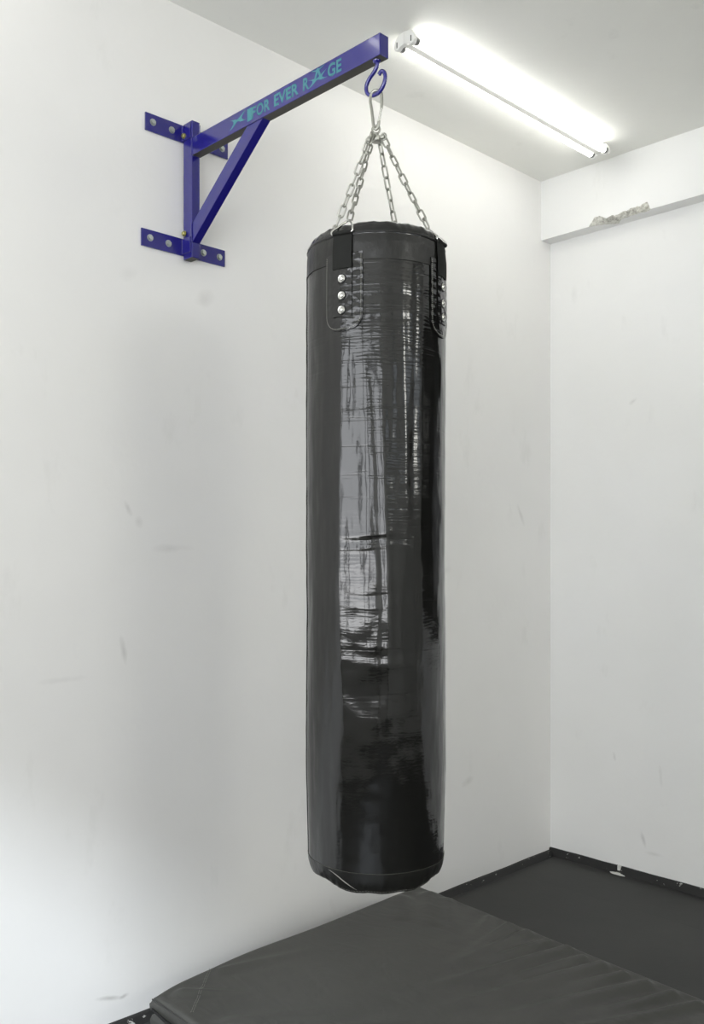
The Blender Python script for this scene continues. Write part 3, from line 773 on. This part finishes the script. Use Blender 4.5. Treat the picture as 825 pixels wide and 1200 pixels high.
for si, deg in enumerate(STR):
    th = R(deg); D = dirv(th); S = Vector((-D.y, D.x, 0))     # outward, sideways
    bm = bmesh.new(); patch(bm, th, 0.102, 1.952, 2.135, 0.0035, 0.038, wrinkle=0.0008, seed=si * 3.3, nt=34, nz=60)
    base = go('strap_base', bm, M_bag, None, 60)
    # outline stitching of the base patch
    pp = []; hwm = 0.051 - 0.004; zb, zt, rb = 1.956, 2.130, 0.034
    for z in [zt - (zt - zb - rb) * i / 60 for i in range(61)]: pp.append((-hwm, z))
    for i in range(1, 20):
        a = math.pi / 2 * i / 20; pp.append((-hwm + rb * (1 - math.cos(a)), zb + rb * (1 - math.sin(a))))
    for i in range(21): pp.append((-hwm + rb + (2 * hwm - 2 * rb) * i / 20, zb))
    pp += [(-a, z) for a, z in pp[:-21][::-1]]
    def on(a, z, off):
        t_ = th + a / RB0; p = dirv(t_) * (shell_r(t_, min(z, 2.16)) + off); return (BX + p.x, BYC + p.y, z)
    stitch_line('stitching', [on(a, z, 0.0045) for a, z in pp], 0.0006, False, 1, 1, base, M_stitch2)
    # leather tab carrying the rivets
    wd = 0.051
    bm = bmesh.new(); patch(bm, th, wd, 1.985, 2.105, 0.0062, 0, wrinkle=0.0009, seed=si * 7.7 + 1, nz=40)
    tab = go('rivet_tab', bm, M_bag, None, 60)
    for zr in (2.074, 2.034, 2.000):
        p = Vector(on(0, zr, 0.0072)); bm = bmesh.new()
        lathe(bm, [(0, 0), (0.0095, 0), (0.0096, 0.0012), (0.0078, 0.0026), (0.0060, 0.0020), (0.0050, 0.0030), (0.0028, 0.0042), (0, 0.0044)], 22, frame_to(p, D))
        rv = go('rivet', bm, M_steel, tab, 40)
        bm = bmesh.new(); lathe(bm, [(0, 0), (0.0118, 0), (0.0112, 0.0010), (0, 0.0012)], 22, frame_to(p - D * 0.0008, D)); go('washer', bm, M_crease, tab, 40)
    # webbing from the tab up to the ring, leaning in over the lid's edge
    zr0 = 2.184
    bm = bmesh.new()
    patch(bm, th, 0.050, 2.098, zr0, 0.0088, 0, nt=10, nz=16, thick=0.0035, inward=lambda z: 0.003 * max(0, (z - 2.14) / 0.03))
    cb_ = Vector((BX, BYC, 0)) + D * (RB0 + 0.0035) + Vector((0, 0, zr0 - 0.001))
    tube(bm, [cb_ - S * 0.0245, cb_ + S * 0.0245], 0.0052, 14)
    go('webbing', bm, M_web, tab, 60)
    # triangular wire ring
    rr = RB0 + 0.0035
    bl = Vector((BX, BYC, 0)) + D * rr - S * 0.0285 + Vector((0, 0, zr0 - 0.002)); brr = Vector((BX, BYC, 0)) + D * rr + S * 0.0285 + Vector((0, 0, zr0 - 0.002))
    ap = Vector((BX, BYC, 0)) + D * 0.142 + Vector((0, 0, 2.224))
    bl2 = bl + Vector((0, 0, 0.008)); br2 = brr + Vector((0, 0, 0.008))
    path = [ap - S * 0.004 + Vector((0, 0, -0.001)), bl2, bl, brr, br2, ap + S * 0.004 + Vector((0, 0, -0.001))]
    # keep straight legs with tight corners
    P = []; n_ = len(path)
    for i in range(n_):
        a, b, c = path[i - 1], path[i], path[(i + 1) % n_]
        la, lc = min(0.004, (a - b).length * 0.4), min(0.004, (c - b).length * 0.4)
        A = b + (a - b).normalized() * la; Cc = b + (c - b).normalized() * lc
        for t in (0, 0.33, 0.67, 1): P.append(A * (1 - t) ** 2 + b * 2 * t * (1 - t) + Cc * t * t)
    bm = bmesh.new(); tube(bm, P, 0.0026, 8, closed=True); tr = go('triangle_ring', bm, M_steel, tab, 180)
    apex.append(ap)

# ------------------------------------------------------------------ chains, swivel and snap hook
HUB = Vector((-1.632, AYC, 2.474))
chn = empty('hanging_chain', HUB)
tag(chn, 'four galvanised chains spreading from a swivel to the punching bag rim', 'chain')
def co_(name, bm, m, par=None, smooth=None, org=None):
    bmesh.ops.translate(bm, verts=bm.verts, vec=-(org or HUB)); return obj(name, bm, m, par or chn, smooth)
bm = bmesh.new()
lathe(bm, [(0, -0.010), (0.010, -0.010), (0.013, -0.006), (0.013, 0.004), (0.009, 0.007), (0, 0.008)], 24, Matrix.Translation(HUB))
for deg in STR:
    D = dirv(R(deg)); b0 = bmesh.new(); box(b0, 0.008, 0.0245, -0.006, 0.006, -0.004, 0.004, 0.0015, 2, frame_to(HUB, (0, 0, 1), D)); merge(bm, b0)
co_('swivel_plate', bm, M_chrome, None, 40)
bm = bmesh.new()   # eye on top of the swivel
tube(bm, [HUB + Vector((0, 0, 0.006)), HUB + Vector((0, 0, 0.013))], 0.0065, 14)
ev = (RV * 1.0).normalized(); ec = HUB + Vector((0, 0, 0.0225))
tube(bm, [ec + (ev * math.cos(a) + Vector((0, 0, 1)) * math.sin(a)) * 0.0095 for a in [2 * math.pi * i / 24 for i in range(24)]], 0.0028, 10, closed=True)
co_('swivel_eye', bm, M_chrome, None, 60)
def link_mesh(bm, c, ax, sd, length, width, wire):
    """one stadium-shaped link centred on c, long axis ax, flat side direction sd (unit, across)"""
    hl_ = length / 2 - width / 2; r = width / 2 - wire; P = []
    for i in range(13):
        a = -math.pi / 2 + math.pi * i / 12; P.append(c + ax * (hl_ + r * math.cos(a)) + sd * (r * math.sin(a)))
    for i in range(13):
        a = math.pi / 2 + math.pi * i / 12; P.append(c + ax * (-hl_ + r * math.cos(a)) + sd * (r * math.sin(a)))
    tube(bm, P, wire, 8, closed=True)
NL = 10; WIRE = 0.0024
LB = empty('proto', (0, 0, 0)); bpy.data.objects.remove(LB)
for si, deg in enumerate(STR):
    D = dirv(R(deg)); a = HUB + D * 0.020 + Vector((0, 0, -0.001)); b = apex[si]
    ax = (b - a); Lc = ax.length; ax.normalize()
    pitch = (Lc) / NL
    length = pitch + 2 * WIRE * 1.85
    strand = empty('chain_strand', a); strand.parent = chn; strand.location = a - HUB
    side = ax.cross(D).normalized(); nrm = ax.cross(side).normalized()
    sag = 0.004
    tw = (0.5, 0.9, 0.35, 0.75)[si]
    for i in range(NL):
        t = (i + 0.5) / NL
        c = a + ax * Lc * t + Vector((0, 0, -sag * 4 * t * (1 - t)))
        ang = tw + (math.pi / 2 if i % 2 else 0) + 0.25 * math.sin(i * 1.7 + si)
        sdv = side * math.cos(ang) + nrm * math.sin(ang)
        bm = bmesh.new(); link_mesh(bm, Vector((0, 0, 0)), ax, sdv, length, 0.0180, WIRE)
        bmesh.ops.translate(bm, verts=bm.verts, vec=c - a)
        obj('chain_link', bm, M_chrome, strand, 180)
# upper end links gripping the swivel arms
    bm = bmesh.new(); cc = HUB + D * 0.021
    tube(bm, [cc + D * 0.0075 * math.cos(q_) + Vector((0, 0, 1)) * 0.0085 * math.sin(q_) for q_ in [2 * math.pi * i / 18 for i in range(18)]], 0.0021, 8, closed=True)
    bmesh.ops.translate(bm, verts=bm.verts, vec=-a); obj('end_ring', bm, M_chrome, strand, 180)

# snap hook (carabiner) between the wall hook and the swivel
ct = Vector((-1.637, AYC, 2.591)); cb = ec + Vector((0, 0, 0.0075))
snap = empty('snap_hook', (cb.x, cb.y, cb.z))
tag(snap, 'pear-shaped galvanised snap hook between the blue hook and the chain swivel', 'snap hook')
OSN = snap.location.copy()
cd_ = (RV * 0.92 + CV * 0.38).normalized(); zz = Vector((0, 0, 1))
ctr_t = Vector((cb.x, cb.y, 2.5785)); 
zb_ = cb.z - 0.001
body = [(0.0152, 2.547), (0.0155, 2.574), (0.0125, 2.5885), (0.0, 2.5960), (-0.0125, 2.5895), (-0.0160, 2.573), (-0.0125, 2.552), (-0.0095, 2.528), (-0.0070, 2.508), (-0.0045, zb_ - 0.002), (0.0, zb_ - 0.0055), (0.0045, zb_ - 0.002), (0.0070, 2.509), (0.0078, 2.517)]
bm = bmesh.new(); P = smooth_path([Vector((cb.x, cb.y, 0)) + cd_ * u + zz * z for u, z in body], 6)
tube(bm, P, 0.0039, 12); bmesh.ops.translate(bm, verts=bm.verts, vec=-OSN)
obj('hook_body', bm, M_chrome, snap, 60)
bm = bmesh.new(); tube(bm, [Vector((cb.x, cb.y, 0)) + cd_ * 0.0078 + zz * 2.516, Vector((cb.x, cb.y, 0)) + cd_ * 0.0150 + zz * 2.549], 0.0033, 12)
lathe(bm, [(0, -0.004), (0.0022, -0.004), (0.0022, 0.004), (0, 0.004)], 10, frame_to(Vector((cb.x, cb.y, 0)) + cd_ * 0.0076 + zz * 2.517, cd_.cross(zz)))
bmesh.ops.translate(bm, verts=bm.verts, vec=-OSN); obj('spring_gate', bm, M_steel, snap, 60)

# ------------------------------------------------------------------ fluorescent lamp on the ceiling
M_tube = mat('fluorescent_tube', (1, 1, 1, 1), 0.4, emit=(1.0, 0.99, 0.965, 1), strength=7.6)
M_tube_dim = mat('dimmed_fluorescent_tube', (1, 1, 1, 1), 0.4, emit=(1.0, 0.99, 0.965, 1), strength=3.8)  # same tube with emission lowered to keep the upper left wall less bright
M_white = mat('white_lacquered_steel', srgb(222, 222, 216), 0.35); M_plast = mat('white_plastic_lampholder', srgb(228, 228, 224), 0.4)
M_endcap = mat('aluminium_tube_cap', srgb(150, 150, 148), 0.35, 0.9)
TZ, TS = 3.120, 0.0315
M_slot = mat('dark_slot', srgb(60, 60, 58), 0.7)
def batten_lamp(LX, LY0, LY1, label, M_tube):
    lamp = empty('fluorescent_lamp', (LX, (LY0 + LY1) / 2, ZC))
    tag(lamp, label, 'ceiling lamp', 'twin-tube lamps in a line on the ceiling')
    OL = lamp.location
    def lo_(name, bm, m, par=None, smooth=None):
        bmesh.ops.translate(bm, verts=bm.verts, vec=-OL); return obj(name, bm, m, par or lamp, smooth)
    bm = bmesh.new()   # batten: trapezoid channel
    prof = [(-0.024, ZC), (-0.016, 3.118), (-0.012, 3.114), (0.012, 3.114), (0.016, 3.118), (0.024, ZC)]
    A = [bm.verts.new((LX + u, LY0, z)) for u, z in prof]; B = [bm.verts.new((LX + u, LY1, z)) for u, z in prof]
    for i in range(len(prof)): bm.faces.new((A[i], A[(i + 1) % 6], B[(i + 1) % 6], B[i]))
    bm.faces.new(A[::-1]); bm.faces.new(B)
    lo_('housing', bm, M_white, None, 30)
    for ye, s in ((LY0, -1), (LY1, 1)):
        for sx in (-1, 1):
            bm = bmesh.new()
            xc = LX + sx * TS
            ya, yb = sorted((ye, ye + s * 0.016))
            # holder: arm from the batten out and down to the tube, rounded
            pr_ = [((-TS + 0.0006) * sx, ZC - 0.002), (-0.002 * sx, ZC - 0.006), (0.011 * sx, TZ + 0.012), (0.014 * sx, TZ - 0.004), (0.009 * sx, TZ - 0.015), (-0.004 * sx, TZ - 0.017), (-0.014 * sx, TZ - 0.009), ((-TS + 0.0006) * sx, TZ - 0.006)]
            A = [bm.verts.new((xc + u, ya, z)) for u, z in pr_]; B = [bm.verts.new((xc + u, yb, z)) for u, z in pr_]
            n_ = len(pr_)
            for i in range(n_): bm.faces.new((A[i], A[(i + 1) % n_], B[(i + 1) % n_], B[i]))
            bm.faces.new(A[::-1]); bm.faces.new(B)
            bmesh.ops.recalc_face_normals(bm, faces=bm.faces); bmesh.ops.bevel(bm, geom=bm.edges[:], offset=0.0015, segments=2, profile=0.5, affect='EDGES')
            h = lo_('lamp_holder', bm, M_plast, None, 35)
            bm = bmesh.new(); yo = (ya - 0.0006, ya + 0.001) if s < 0 else (yb - 0.001, yb + 0.0006)
            box(bm, xc - 0.002, xc + 0.002, yo[0], yo[1], TZ - 0.009, TZ + 0.010, 0, 1); lo_('slot', bm, M_slot, h)
    for sx in (-1, 1):
        xc = LX + sx * TS
        bm = bmesh.new(); lathe(bm, [(0, 0), (0.0125, 0), (0.013, 0.001), (0.013, LY1 - LY0 - 0.033), (0.0125, LY1 - LY0 - 0.032), (0, LY1 - LY0 - 0.032)], 24, frame_to((xc, LY0 + 0.016, TZ), (0, 1, 0)))
        tb = lo_('tube', bm, M_tube, None, 40)
        for y in (LY0 + 0.001, LY1 - 0.017):
            bm = bmesh.new(); lathe(bm, [(0, 0), (0.0132, 0), (0.0136, 0.002), (0.0136, 0.014), (0.0132, 0.016), (0, 0.016)], 24, frame_to((xc, y, TZ), (0, 1, 0))); lo_('end_cap', bm, M_endcap, tb, 40)
batten_lamp(-2.076, 2.275, 3.480, 'lit twin-tube fluorescent batten lamp fixed to the white ceiling above the hook', M_tube)
batten_lamp(-2.110, -0.03, 1.175, 'second twin-tube batten lamp in the same line, nearer the back window', M_tube_dim)
batten_lamp(0.35, 2.275, 3.480, 'added third twin-tube batten lamp out of view, brightening the walls and ceiling', M_tube)  # unseen lamp added to lift the wall right of the bag
